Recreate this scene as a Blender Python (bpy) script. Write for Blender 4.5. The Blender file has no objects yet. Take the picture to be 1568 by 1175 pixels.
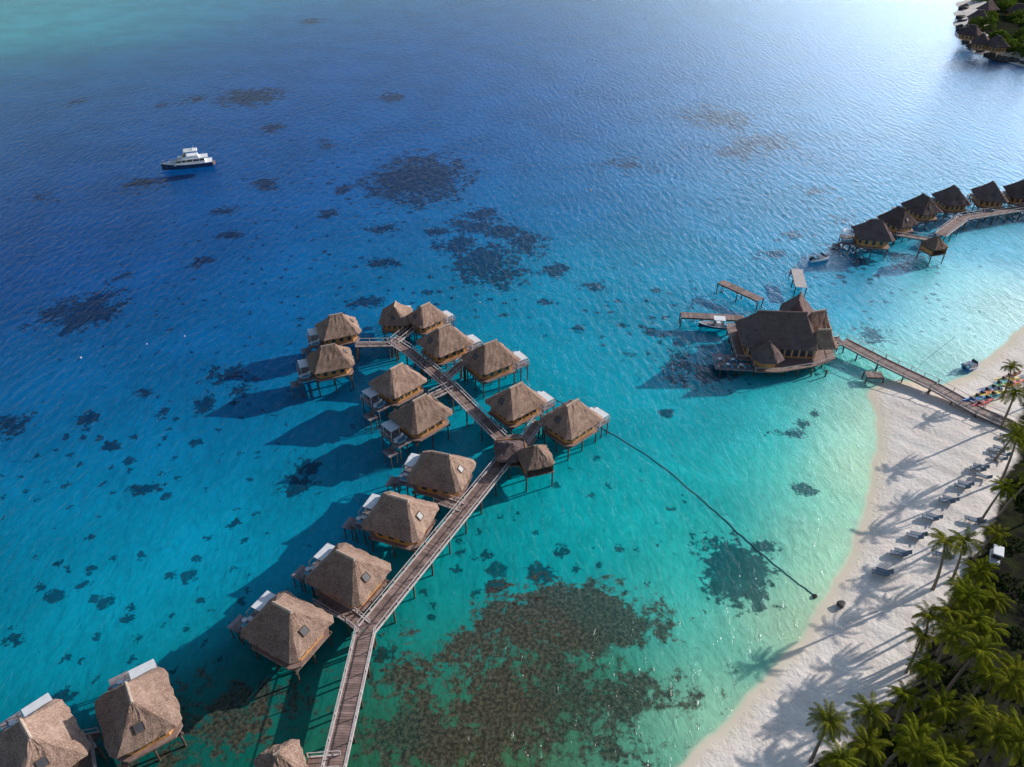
import bpy, bmesh, math, random
import numpy as np
from mathutils import Vector, Matrix
random.seed(7); rng=np.random.default_rng(7)
PITCH=math.radians(36.5); F=1150.0; H=79.0
S,C=math.sin(PITCH),math.cos(PITCH)
def G(u,v,z=0.0):
    """survey: plan position (metres) of a point seen at u,v standing at height z"""
    dx=(u-784)/F; dy=(v-587.5)/F
    t=(H-z)/(S+dy*C)
    return (dx*t, t*(C-dy*S))
scene=bpy.context.scene
SUN_AZ=24.0; SUN_EL=22.0
DROP=-.5

# ------------------------------------------------------------ materials
def newmat(name):
    m=bpy.data.materials.new(name); m.use_nodes=True
    nt=m.node_tree; nt.nodes.clear()
    out=nt.nodes.new('ShaderNodeOutputMaterial')
    return m,nt,out
class NT:
    def __init__(s,nt): s.nt=nt
    def n(s,t,**k):
        nd=s.nt.nodes.new(t)
        for a,b in k.items(): setattr(nd,a,b)
        return nd
    def l(s,a,b): s.nt.links.new(a,b)
    def coord(s): return s.n('ShaderNodeTexCoord').outputs['Object']
    def mapping(s,vec,scale=(1,1,1),rot=(0,0,0)):
        m=s.n('ShaderNodeMapping'); m.inputs['Scale'].default_value=scale; m.inputs['Rotation'].default_value=rot
        s.l(vec,m.inputs['Vector']); return m.outputs[0]
    def noise(s,vec,scale,detail=3,rough=.5,dist=0,dim='3D'):
        m=s.n('ShaderNodeTexNoise',noise_dimensions=dim); m.inputs['Scale'].default_value=scale; m.inputs['Detail'].default_value=detail
        m.inputs['Roughness'].default_value=rough; m.inputs['Distortion'].default_value=dist
        s.l(vec,m.inputs['Vector']); return m.outputs[0]
    def math(s,op,a,b=0.0,clamp=False):
        m=s.n('ShaderNodeMath',operation=op,use_clamp=clamp)
        for i,x in enumerate((a,b)):
            if isinstance(x,(int,float)): m.inputs[i].default_value=x
            else: s.l(x,m.inputs[i])
        return m.outputs[0]
    def mix(s,f,a,b,mode='MIX'):
        m=s.n('ShaderNodeMix',data_type='RGBA',blend_type=mode)
        for i,x in ((0,f),(6,a),(7,b)):
            if isinstance(x,(int,float)): m.inputs[i].default_value=x
            elif isinstance(x,tuple): m.inputs[i].default_value=(*x,1)
            else: s.l(x,m.inputs[i])
        return m.outputs[2]
    def ramp(s,x,lo,hi,a=0.0,b=1.0):
        m=s.n('ShaderNodeMapRange',interpolation_type='SMOOTHSTEP'); s.l(x,m.inputs[0])
        for i,y in ((1,lo),(2,hi),(3,a),(4,b)): m.inputs[i].default_value=y
        return m.outputs[0]
    def bump(s,h,strength=.5,dist=.1):
        m=s.n('ShaderNodeBump'); m.inputs['Strength'].default_value=strength; m.inputs['Distance'].default_value=dist
        s.l(h,m.inputs['Height']); return m.outputs[0]
def simple(name,c1,c2,scale=2,rough=.7,bump=.3,bscale=None,stretch=(1,1,1),metal=0,island=0.0,bd=.05):
    m,nt,out=newmat(name); k=NT(nt)
    co=k.mapping(k.coord(),stretch)
    n=k.noise(co,scale,3,.6)
    col=k.mix(k.ramp(n,.3,.7),c1,c2)
    if island:
        g=k.n('ShaderNodeNewGeometry')
        f=k.math('MULTIPLY',g.outputs['Random Per Island'],island)
        hv=k.n('ShaderNodeHueSaturation'); k.l(col,hv.inputs['Color'])
        k.l(k.math('ADD',f,1-island/2),hv.inputs['Value']); col=hv.outputs[0]
    p=k.n('ShaderNodeBsdfPrincipled'); k.l(col,p.inputs['Base Color'])
    p.inputs['Roughness'].default_value=rough; p.inputs['Metallic'].default_value=metal
    if bump>.15:
        nb=k.noise(co,bscale or scale*6,2,.6); k.l(k.bump(nb,bump,bd),p.inputs['Normal'])
    k.l(p.outputs[0],out.inputs[0]); return m
def thatch(name,c1,c2,c3):
    m,nt,out=newmat(name); k=NT(nt); co=k.coord()
    oi=k.n('ShaderNodeObjectInfo')
    off=k.n('ShaderNodeVectorMath',operation='ADD'); k.l(co,off.inputs[0]); k.l(oi.outputs['Random'],off.inputs[1])
    co2=off.outputs[0]
    blot=k.noise(co2,.7,4,.7,.4); fib=k.noise(k.mapping(co2,(7,7,1.6)),1,3,.7)
    col=k.mix(k.ramp(blot,.32,.68),c1,c2); col=k.mix(k.math('MULTIPLY',k.ramp(fib,.42,.7),.75),col,c3)
    hv=k.n('ShaderNodeHueSaturation'); k.l(col,hv.inputs['Color'])
    k.l(k.math('ADD',k.math('MULTIPLY',oi.outputs['Random'],.35),.82),hv.inputs['Value'])
    p=k.n('ShaderNodeBsdfDiffuse'); k.l(hv.outputs[0],p.inputs['Color'])
    k.l(k.bump(fib,.6,.08),p.inputs['Normal'])
    k.l(p.outputs[0],out.inputs[0]); return m
M={}
M['thatch']=thatch('thatch',(.18,.108,.082),(.30,.20,.155),(.46,.34,.275))
M['thatch_dark']=thatch('thatch_dark',(.10,.068,.066),(.16,.115,.11),(.25,.19,.18))
M['cap']=thatch('thatch_cap',(.36,.27,.215),(.48,.38,.31),(.54,.45,.37))
M['wood']=simple('timber_wall',(.48,.22,.07),(.62,.32,.11),1.5,.6,.3,8,(1,1,6))
M['deck']=simple('deck_planks',(.21,.135,.115),(.31,.21,.18),1.2,.75,.1,9,island=.6)
M['deck_grey']=simple('deck_weathered',(.2,.17,.18),(.3,.26,.28),1.2,.75,.1,9,island=.4)
M['rail']=simple('rail_pale_timber',(.48,.41,.39),(.62,.54,.52),2,.7,.1)
M['pile']=simple('pile_timber',(.10,.065,.05),(.18,.12,.09),2,.85,.1)
M['white']=simple('white_paint',(.74,.75,.77),(.82,.83,.84),1,.45,.05)
M['glass']=simple('window_glass',(.03,.04,.05),(.06,.07,.08),.5,.08,0)
M['skyglass']=simple('skylight_glass',(.06,.06,.07),(.10,.10,.11),.5,.4,0)
M['bluefab']=simple('blue_cushion',(.08,.28,.42),(.12,.36,.5),2,.8,.1)
M['slate']=simple('lounger_slate_fabric',(.12,.16,.21),(.18,.22,.28),2,.8,.1)
M['navy']=simple('navy_hull',(.02,.04,.09),(.03,.06,.12),1,.3,0)
M['grey']=simple('grey_metal',(.25,.26,.28),(.35,.36,.38),3,.4,.1)
M['rubber']=simple('black_rubber',(.02,.02,.02),(.035,.035,.035),3,.7,.1)
M['rock']=simple('dark_rock',(.05,.045,.045),(.14,.12,.11),.7,.9,.9,3,bd=.3)
M['rope']=simple('rope_dark',(.015,.10,.11),(.03,.15,.16),3,.9,.1)
M['trunk']=simple('palm_trunk',(.16,.12,.09),(.28,.22,.17),3,.9,.1,6,(1,1,5))
def leafmat(name,c1,c2,c3):
    m,nt,out=newmat(name); k=NT(nt)
    g=k.n('ShaderNodeNewGeometry'); oi=k.n('ShaderNodeObjectInfo')
    col=k.mix(g.outputs['Random Per Island'],c1,c2)
    col=k.mix(k.math('MULTIPLY',oi.outputs['Random'],.6),col,c3)
    d=k.n('ShaderNodeBsdfDiffuse'); k.l(col,d.inputs['Color'])
    t=k.n('ShaderNodeBsdfTranslucent'); k.l(k.mix(1.0,col,(1.0,1.0,.45),'MULTIPLY'),t.inputs[0])
    mx=k.n('ShaderNodeMixShader'); mx.inputs[0].default_value=.3; k.l(d.outputs[0],mx.inputs[1]); k.l(t.outputs[0],mx.inputs[2])
    k.l(mx.outputs[0],out.inputs[0]); return m
M['frond']=leafmat('palm_frond',(.09,.13,.012),(.27,.28,.025),(.22,.20,.03))
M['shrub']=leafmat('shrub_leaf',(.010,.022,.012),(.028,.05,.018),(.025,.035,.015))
M['bush']=leafmat('bush_leaf',(.06,.11,.025),(.14,.2,.045),(.1,.13,.03))
for nm,c in (('orange',(.8,.17,.03)),('yellow',(.8,.6,.05)),('green',(.08,.45,.1)),('blue',(.03,.2,.65)),('red',(.65,.04,.04)),('teal',(.05,.4,.45))):
    M[nm]=simple('plastic_'+nm,c,tuple(x*.85 for x in c),2,.35,.05)

# ------------------------------------------------------------ mesh builder
class MB:
    def __init__(s): s.v=[]; s.f=[]; s.m=[]; s.mats=[]
    def mi(s,mat):
        if mat not in s.mats: s.mats.append(mat)
        return s.mats.index(mat)
    def add(s,vs,fs,mat):
        o=len(s.v); s.v+=[tuple(p) for p in vs]; k=s.mi(mat)
        for f in fs: s.f.append([i+o for i in f]); s.m.append(k)
    def box(s,c,d,mat,rot=0,tilt=None):
        hx,hy,hz=d[0]/2,d[1]/2,d[2]/2
        R=Matrix.Rotation(rot,3,'Z')
        if tilt: R=R@Matrix.Rotation(tilt,3,'Y')
        vs=[Vector(c)+R@Vector((x,y,z)) for z in(-hz,hz) for x,y in((-hx,-hy),(hx,-hy),(hx,hy),(-hx,hy))]
        s.add(vs,[(3,2,1,0),(4,5,6,7),(0,1,5,4),(1,2,6,5),(2,3,7,6),(3,0,4,7)],mat)
    def beam(s,p,q,w,h,mat):
        p=Vector(p);q=Vector(q);d=(q-p)
        if d.length<1e-4: return
        x=d.normalized(); y=Vector((0,0,1)).cross(x)
        if y.length<1e-3: y=Vector((0,1,0))
        y.normalize(); z=x.cross(y)
        vs=[b+y*a*w/2+z*c*h/2 for b in(p,q) for a,c in((-1,-1),(1,-1),(1,1),(-1,1))]
        s.add(vs,[(3,2,1,0),(4,5,6,7),(0,1,5,4),(1,2,6,5),(2,3,7,6),(3,0,4,7)],mat)
    def cyl(s,p,q,r1,r2,n,mat,cap=True):
        p=Vector(p);q=Vector(q);x=(q-p).normalized(); a=x.orthogonal().normalized(); b=x.cross(a)
        vs=[];
        for c,r in((p,r1),(q,r2)):
            for i in range(n):
                t=2*math.pi*i/n; vs.append(c+(a*math.cos(t)+b*math.sin(t))*r)
        fs=[(i,(i+1)%n,n+(i+1)%n,n+i) for i in range(n)]
        if cap: fs+=[tuple(range(n-1,-1,-1)),tuple(range(n,2*n))]
        s.add(vs,fs,mat)
    def prism(s,pts,z0,z1,mat):
        a=sum(pts[i][0]*pts[(i+1)%len(pts)][1]-pts[(i+1)%len(pts)][0]*pts[i][1] for i in range(len(pts)))
        if a<0: pts=pts[::-1]
        n=len(pts); vs=[(x,y,z0) for x,y in pts]+[(x,y,z1) for x,y in pts]
        s.add(vs,[tuple(range(n-1,-1,-1)),tuple(range(n,2*n))]+[(i,(i+1)%n,n+(i+1)%n,n+i) for i in range(n)],mat)
    def mesh(s,name,smooth=False):
        me=bpy.data.meshes.new(name); me.from_pydata(s.v,[],s.f)
        for m in s.mats: me.materials.append(m if not isinstance(m,str) else M[m])
        me.polygons.foreach_set('material_index',s.m)
        if smooth: me.polygons.foreach_set('use_smooth',[True]*len(s.f))
        me.update(); return me
def obj(name,me,parent=None,loc=(0,0,0),rot=0,scale=1):
    o=bpy.data.objects.new(name,me); scene.collection.objects.link(o)
    o.location=loc; o.rotation_euler=(0,0,rot); o.scale=(scale,)*3
    if parent: o.parent=parent
    return o

# ------------------------------------------------------------ roofs
def roof(mb,Hx,Hy,rx,z0,h,ch=.9,seed=0,mat='thatch',cap=True,cx=0,cy=0,rot=0,ry=.12,capr=.2):
    R=random.Random(seed); lev=7; per=9
    def outline(hx,hy,c):
        c=min(c,hx*.6,hy*.6)
        pts=[(hx-c,-hy),(hx,-hy+c),(hx,hy-c),(hx-c,hy),(-hx+c,hy),(-hx,hy-c),(-hx,-hy+c),(-hx+c,-hy)]
        out=[]
        for i in range(8):
            a=pts[i];b=pts[(i+1)%8]; n=1 if i%2==0 else per
            for j in range(n): t=j/n; out.append((a[0]+(b[0]-a[0])*t,a[1]+(b[1]-a[1])*t))
        return out
    vs=[];N=None;cr,sr=math.cos(rot),math.sin(rot)
    ringz=[(-.32,0,.93)]+[(None,i/lev,1) for i in range(lev+1)]
    for k,(zz,t,sc) in enumerate(ringz):
        hx=(Hx*(1-t)+rx*t)*sc; hy=(Hy*(1-t)+ry*t)*sc
        z=z0+(zz if zz is not None else h*(.84*t+.16*t*t))
        o=outline(hx,hy,ch*(1-t)+.02); N=len(o)
        for (x,y) in o:
            j=.0 if t>=1 else (.13 if k<2 else .06)
            x+=R.uniform(-j,j);y+=R.uniform(-j,j); zj=z+(R.uniform(-.05,.05) if t<1 else R.uniform(-.03,.03))
            vs.append((cx+x*cr-y*sr,cy+x*sr+y*cr,zj))
    fs=[]
    for k in range(len(ringz)-1):
        for i in range(N): fs.append((k*N+i,k*N+(i+1)%N,(k+1)*N+(i+1)%N,(k+1)*N+i))
    fs.append(tuple(range(N-1,-1,-1))); fs.append(tuple(range((len(ringz)-1)*N,len(ringz)*N)))
    mb.add(vs,fs,mat)
    if cap:
        L=rx+.2
        p=(cx-L*cr,cy-L*sr,z0+h-.04);q=(cx+L*cr,cy+L*sr,z0+h-.04)
        mb.cyl(p,q,capr,capr,8,'cap' if mat=='thatch' else mat)
def skylight(mb,x,Hx,rx,z0,h,y,w,l,side,mat='skyglass'):
    def sur(t,yy): 
        return Vector((side*(Hx*(1-t)+rx*t+.06),yy,z0+h*(.84*t+.16*t*t)+.10))
    t0=x;t1=x+l
    a,b,c,d=sur(t0,y-w/2),sur(t0,y+w/2),sur(t1,y+w/2),sur(t1,y-w/2)
    mb.add([a,b,c,d],[(0,1,2,3) if side>0 else (3,2,1,0)],mat)
    for p,q in((a,b),(b,c),(c,d),(d,a)): mb.beam(p,q,.07,.08,'pile')

# ------------------------------------------------------------ villa parts (shared meshes)
HX,HY,RX,Z0,HH=4.5,3.9,1.3,4.25,3.6
roofs=[]
for s in range(5):
    mb=MB(); roof(mb,HX,HY,RX,Z0,HH,.7,seed=s)
    roofs.append(mb.mesh('villa_roof'))
mb=MB(); skylight(mb,.32,HX,RX,Z0,HH,.2,.95,.2,-1); 
sky_me=mb.mesh('skylights')
mb=MB()
def octo(hx,hy,c): return [(hx-c,-hy),(hx,-hy+c),(hx,hy-c),(hx-c,hy),(-hx+c,hy),(-hx,hy-c),(-hx,-hy+c),(-hx+c,-hy)]
mb.prism(octo(3.5,3.0,1.0),2.15,4.2,'wood')
o=octo(3.54,3.04,1.0)
for i in range(8):
    a,b=o[i],o[(i+1)%8]; L=math.dist(a,b); 
    dx,dy=(b[0]-a[0])/L,(b[1]-a[1])/L; nx,ny=dy,-dx
    n=3 if L>3 else 1
    for j in range(n):
        t=(j+.5)/n; px,py=a[0]+(b[0]-a[0])*t,a[1]+(b[1]-a[1])*t; w=L/n*.5
        p=(px+nx*.015,py+ny*.015,3.25); ang=math.atan2(dy,dx)
        mb.box(p,(w,.05,1.1),'glass',ang)
        for zz in(2.67,3.83): mb.box((p[0]+nx*.02,p[1]+ny*.02,zz),(w+.16,.09,.07),'wood',ang)
        for sg in(-1,1): mb.box((p[0]+dx*sg*w/2+nx*.02,p[1]+dy*sg*w/2+ny*.02,3.25),(.08,.09,1.08),'wood',ang)
walls_me=mb.mesh('villa_walls')
mb=MB()
mb.prism(octo(4.0,3.5,1.0),1.9,2.15,'deck')
for x in np.arange(3.9,6.7,.26): mb.box((x+.12,-.3,2.03),(.23,5.6,.1),'deck_grey')
mb.box((5.2,-.3,1.9),(2.9,5.4,.14),'pile')
for x in np.arange(5.6,7.2,.26): mb.box((x+1.4,1.2,.95),(.23,2.2,.1),'deck_grey')
for i in range(4): mb.box((6.8+i*.22,1.2,1.85-i*.25),(.26,1.2,.07),'deck')
mb.beam((6.7,-3.0,3.0),(6.7,.4,3.0),.08,.07,'rail'); mb.beam((4.2,-3.0,3.0),(6.7,-3.0,3.0),.08,.07,'rail')
for y in(-3.0,-1.2,.4): mb.beam((6.7,y,2.08),(6.7,y,3.0),.08,.08,'rail')
deck_me=mb.mesh('villa_deck')
mb=MB()
for x,y in((4.4,-2.8),(6.1,-2.8),(4.4,-.5),(6.1,-.5)): mb.beam((x,y,2.08),(x,y,3.5),.1,.1,'white')
mb.beam((4.3,-2.8,3.55),(6.2,-2.8,3.55),.12,.12,'white'); mb.beam((4.3,-.5,3.55),(6.2,-.5,3.55),.12,.12,'white')
for y in np.arange(-2.95,-.3,.22): mb.box((5.25,y,3.66),(2.1,.215,.05),'white')
shade_me=mb.mesh('sun_shade')
def lounger_mb(mb,x,y,z,rot,fab='bluefab'):
    cr,sr=math.cos(rot),math.sin(rot)
    T=lambda a,b,c:(x+a*cr-b*sr,y+a*sr+b*cr,z+c)
    mb.box(T(-.25,0,.32),(1.35,.66,.07),'white' if fab!='slate' else 'grey',rot)
    mb.box(T(-.25,0,.39),(1.3,.6,.08),fab,rot)
    mb.box(T(.68,0,.56),(.72,.62,.07),fab,rot,tilt=-.7)
    mb.box(T(.70,0,.51),(.74,.66,.05),'grey',rot,tilt=-.7)
    for a in(-.8,.4):
        for b in(-.28,.28): mb.box(T(a,b,.15),(.07,.07,.3),'grey',rot)
mb=MB()
lounger_mb(mb,5.4,1.6,2.08,math.pi); lounger_mb(mb,5.4,.6,2.08,math.pi,'white')
mb.cyl((6.4,1.1,2.08),(6.4,1.1,2.5),.08,.08,8,'white'); mb.cyl((6.4,1.1,2.5),(6.4,1.1,2.56),.35,.35,12,'white')
loung_me=mb.mesh('deck_loungers')
mb=MB()
for x in(-3.4,0,3.4):
    for y in(-2.9,0,2.9): mb.cyl((x,y,-3.4),(x,y,1.9),.14,.14,7,'pile')
for x in(5.0,6.5):
    for y in(-2.8,2.2): mb.cyl((x,y,-3.4),(x,y,1.9),.12,.12,7,'pile')
for x,y in((7.2,.3),(8.4,.3),(7.2,2.1),(8.4,2.1)): mb.cyl((x,y,-3.4),(x,y,.9),.1,.1,7,'pile')
for y in(-3.1,3.1): mb.beam((-3.8,y,1.7),(3.8,y,1.7),.18,.22,'pile')
for x in(-3.6,3.6): mb.beam((x,-3.3,1.45),(x,3.3,1.45),.18,.2,'pile')
pile_me=mb.mesh('villa_piles')
def villa(u,v,du,dv,sc=1.0,dark=False):
    x,y=G(u,v,5.1*sc+DROP); dxp=G(du,dv,3*sc)
    c0=G(u,v,3*sc); rot=math.atan2(dxp[1]-c0[1],dxp[0]-c0[0])
    e=obj('overwater_villa',None,None,(x,y,DROP),rot,sc)
    r=obj('roof',random.choice(roofs),e)
    if dark:
        for i in range(2): r.material_slots[i].link='OBJECT'; r.material_slots[i].material=M['thatch_dark']
    for n,m in(('skylights',sky_me),('walls',walls_me),('deck',deck_me),('sun_shade',shade_me),('loungers',loung_me),('piles',pile_me)):
        obj(n,m,e)
    return e
V=[(54,1138,25,1085,.97),(208,1082,190,1025,.95),(438,952,388,925,.97),(533,872,485,848,.97),(613,784,565,770,.97),(676,715,628,705,.96),
(644,628,600,652,.93),(609,579,565,602,.9),(505,546,455,556,.87),(517,498,465,508,.86),(606,480,612,455,.76),(652,481,676,470,.78),
(681,518,714,505,.95),(751,543,786,530,.95),(790,609,828,590,.93),(875,636,908,616,.93)]
for a in V: villa(*a)
for a in [(1338,353,1300,350,.95),(1376,333,1345,318,.85),(1413,314,1385,298,.88),(1459,301,1435,283,.9),(1517,295,1500,275,.92),(1566,291,1552,270,.92),(1618,290,1606,268,.92)]:
    villa(*a,dark=True)

def small_pavilion(name,u,v,r=2.2,ap=2.2,z0=4.0,rot=.3,dark=False):
    x,y=G(u,v,z0+.8+DROP); e=obj(name,None,None,(x,y,DROP),rot)
    mb=MB(); roof(mb,r,r,.15,z0,ap,.5,seed=u,mat='thatch_dark' if dark else 'thatch',capr=.16); obj('roof',mb.mesh('roof'),e)
    mb=MB(); w=r-.45
    for a in(-w,w):
        for b in(-w,w): mb.beam((a,b,2),(a,b,z0),.18,.18,'pile'); mb.cyl((a,b,-3.4),(a,b,1.9),.13,.13,7,'pile')
    mb.box((0,0,1.97),(2*r-.4,2*r-.4,.14),'deck'); mb.box((0,w,2.8),(2*w,.08,1.5),'wood'); mb.box((w,0,2.8),(.08,2*w-.2,1.5),'wood'); mb.box((-w,0,2.5),(.08,2*w-.2,.9),'wood')
    obj('posts_and_floor',mb.mesh('posts'),e)
small_pavilion('thatched_pavilion',820,694,2.5,2.3,3.6)
small_pavilion('thatched_pavilion',783,683,2.6,1.2,3.2,.1,True)
small_pavilion('thatched_pavilion',428,1166,2.3,2.4,3.8,.5)
small_pavilion('thatched_pavilion',1433,370,2.3,2.2,3.6,.3)

# ------------------------------------------------------------ walkways
WZ=1.55
def walkway(name,pts,w=2.1,z=2.0,rail=True,pile=True,deckm='deck'):
    if z>1.9: z=z-2.0+WZ
    P=[Vector((*G(p[0],p[1],z),z)) for p in pts]
    mb=MB()
    for i in range(len(P)-1):
        a,b=P[i],P[i+1]; d=b-a; L=d.length; x=d/L; y=Vector((-x.y,x.x,0)); rot=math.atan2(x.y,x.x)
        n=max(1,int(L/.3))
        for j in range(n):
            c=a+x*(j+.5)*L/n; mb.box((c.x,c.y,z-.03+random.uniform(-.008,.008)+.003*(i%2)),(L/n*.9,w+random.uniform(-.03,.03),.06),deckm,rot)
        for sgn in(-1,1):
            o=y*sgn*(w/2-.05)
            mb.beam(a+o-Vector((0,0,.2)),b+o-Vector((0,0,.2)),.16,.24,'pile')
            if rail:
                o=y*sgn*(w/2+.10); mb.beam(a+o+Vector((0,0,.02)),b+o+Vector((0,0,.02)),.18,.22,'rail')
                mb.beam(a+o+Vector((0,0,.85)),b+o+Vector((0,0,.85)),.09,.07,'rail')
                m=max(1,int(L/2.4))
                for j in range(m+1):
                    c=a+o+x*L*j/m; mb.beam(c+Vector((0,0,.13)),c+Vector((0,0,.82)),.10,.10,'rail')
        if pile:
            m=max(1,int(L/4))
            for j in range(m+1):
                for sgn in(-1,1):
                    c=a+x*L*j/m+y*sgn*(w/2-.1); mb.cyl((c.x,c.y,-3.4),(c.x,c.y,z-.3),.13,.13,7,'pile')
    return obj(name,mb.mesh(name))
walkway('boardwalk',[(500,1230),(512,1175),(560,966)],2.1)
walkway('boardwalk',[(560,966),(772,706)],2.1,z=2.012)
walkway('boardwalk',[(768,672),(678,582),(628,540),(600,522)],1.8)
walkway('boardwalk',[(558,962),(538,945),(488,916)],1.5,z=1.99)
walkway('boardwalk',[(708,778),(668,764)],1.3,z=1.99)
walkway('boardwalk',[(606,527),(545,528)],1.3,z=1.99)
walkway('boardwalk',[(604,524),(630,503)],1.4,z=1.98)
walkway('boardwalk',[(680,582),(708,556),(722,552)],1.3,z=1.99)
walkway('boardwalk',[(648,560),(668,545)],1.3,z=1.985)
walkway('boardwalk',[(690,594),(660,608)],1.3,z=1.985)
walkway('boardwalk',[(800,680),(826,645),(850,648)],1.5,z=1.99)
walkway('boardwalk',[(520,1168),(470,1172)],1.4,z=1.99)
walkway('boardwalk',[(100,1142),(150,1132)],1.4,z=1.99)
walkway('boardwalk',[(140,1230),(128,1138)],1.4,z=1.985)
walkway('boardwalk',[(1620,310),(1475,334),(1440,360)],2.3)
walkway('boardwalk',[(1425,367),(1372,358)],1.6,z=1.99)
mb=MB(); mb.prism([G(*p,WZ) for p in((755,672),(790,664),(822,672),(800,704),(765,704))],WZ-.1,WZ+.03,'deck'); obj('junction_deck',mb.mesh('junction_deck'))
walkway('jetty_walkway',[(1262,524),(1290,522),(1350,553),(1430,591),(1500,630),(1570,661),(1640,698)],2.4)
walkway('landing_stage',[(1104,431),(1165,459)],2.1,z=1.2,rail=False)
walkway('landing_stage',[(1043,482),(1140,487)],2.1,z=1.2,rail=False)
walkway('landing_stage',[(1220,412),(1227,440)],2.4,z=1.2,rail=False,deckm='rail')
walkway('landing_stage',[(1326,573),(1352,574)],1.8,z=1.3,rail=False)

# ------------------------------------------------------------ restaurant
cx,cy=G(1196,488,7.0); e=obj('overwater_restaurant',None,None,(cx,cy,DROP),math.radians(-4),.87)
mb=MB()
roof(mb,8.2,5.7,4.9,4.6,5.6,1.0,11,'thatch_dark',capr=.3)
roof(mb,4.8,3.6,2.0,4.7,4.8,.8,12,'thatch_dark',cx=5.6,cy=8.0,rot=math.radians(70),capr=.25)
roof(mb,3.4,2.6,1.6,4.6,4.6,.7,14,'thatch',cx=8.4,cy=2.8,rot=math.radians(20),capr=.22)
roof(mb,3.0,2.4,1.2,4.6,3.2,.7,15,'thatch',cx=8.6,cy=-2.4,rot=math.radians(5),capr=.22)
roof(mb,3.2,3.1,.12,4.0,3.2,1.5,13,'thatch_dark',cx=-3.4,cy=-7.0,ry=.12,capr=.2)
obj('roof',mb.mesh('roof'),e)
mb=MB()
mb.box((0,0,3.3),(14.2,9.9,2.6),'wood'); mb.box((6.0,8.2,3.3),(5.0,6.0,2.6),'wood')
for i in range(9): mb.box((-6+i*1.5,-4.97,3.4),(1.0,.06,1.6),'glass'); 
for i in range(6): mb.box((-7.12,-4+i*1.6,3.4),(.06,1.1,1.6),'glass')
for i in range(10): mb.beam((-6.75+i*1.5,-5.05,2.1),(-6.75+i*1.5,-5.05,4.7),.14,.14,'rail')
mb.cyl((-3.4,-7.0,2.1),(-3.4,-7.0,4.1),2.3,2.3,8,'wood')
obj('walls',mb.mesh('walls'),e)
mb=MB()
poly=[(-9.2,-6),(-9.2,6.5),(0,7.5),(2,12.5),(8,14.2),(11,11),(12.4,3),(11.6,-4.5),(7,-7.5),(-1,-10.2),(-6,-10.4),(-6.2,-6.4)]
mb.prism(poly,1.85,2.1,'deck')
mb.prism([(-13.8,-9.2),(-13.6,-3.6),(-9.25,-3.6),(-9.25,-6.05),(-6.25,-6.45),(-6.1,-9.4)],1.35,1.55,'deck_grey')
for i in range(len(poly)):
    a=Vector((*poly[i],2.1));b=Vector((*poly[(i+1)%len(poly)],2.1)); mb.beam(a+Vector((0,0,.9)),b+Vector((0,0,.9)),.09,.08,'rail')
    n=max(1,int((b-a).length/2)); 
    for j in range(n): c=a.lerp(b,j/n); mb.beam(c,c+Vector((0,0,.88)),.09,.09,'rail')
for x in np.arange(-8.5,11,2.9):
    for y in np.arange(-8.5,9,3.2): mb.cyl((x,y,-3.4),(x,y,1.85),.17,.17,7,'pile')
for i in range(4):
    mb.cyl((-12.6+i*1.6,-8.8+.2*i,-3.2),(-12.6+i*1.6,-8.8+.2*i,1.35),.14,.14,7,'pile')
for i in range(9):
    x=-12.6+(i%5)*1.35;y=-8.3+(i//5)*1.9
    mb.cyl((x,y,1.55),(x,y,2.25),.05,.05,6,'grey'); mb.cyl((x,y,2.25),(x,y,2.3),.42,.42,10,'white' if i%2 else 'deck')
    for a in(0,math.pi): mb.box((x+.62*math.cos(a+.5),y+.62*math.sin(a+.5),1.82),(.4,.4,.5),'bluefab' if i%3 else 'rail',a)
obj('deck',mb.mesh('deck'),e)

# ------------------------------------------------------------ boats
def hull(mb,L,B,D,z,top,side,n=14):
    st=[]
    for i in range(n+1):
        t=i/n; x=-L/2+L*t
        w=B/2*(min(1,.86+.3*t) if t<.5 else max(.02,(1-((t-.5)/.5)**2.2)))
        sh=z+D*(.85+.35*t*t); k=z-.25+.3*max(0,t-.75)*D*2
        st.append([(x,-w,sh),(x,-w*.82,z+.05+.2*t),(x,0,k),(x,w*.82,z+.05+.2*t),(x,w,sh)])
    vs=[p for s_ in st for p in s_]
    fs=[];
    for i in range(n):
        for j in range(4): fs.append((i*5+j,(i+1)*5+j,(i+1)*5+j+1,i*5+j+1))
    mb.add(vs,fs,side)
    mb.add(vs,[(i*5,i*5+4,(i+1)*5+4,(i+1)*5) for i in range(n)],top)
    mb.add(vs,[(4,3,2,1,0)],side)
    for i in range(n):
        for j in(0,4): mb.beam(st[i][j],st[i+1][j],.1,.12,'white')
def taper(mb,x0,x1,w,z0,z1,mat,f=.5,b=.2,s=.15):
    vs=[(x0,-w/2,z0),(x1,-w/2,z0),(x1,w/2,z0),(x0,w/2,z0),(x0+b,-w/2+s,z1),(x1-f,-w/2+s,z1),(x1-f,w/2-s,z1),(x0+b,w/2-s,z1)]
    mb.add(vs,[(3,2,1,0),(4,5,6,7),(0,1,5,4),(1,2,6,5),(2,3,7,6),(3,0,4,7)],mat)
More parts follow.
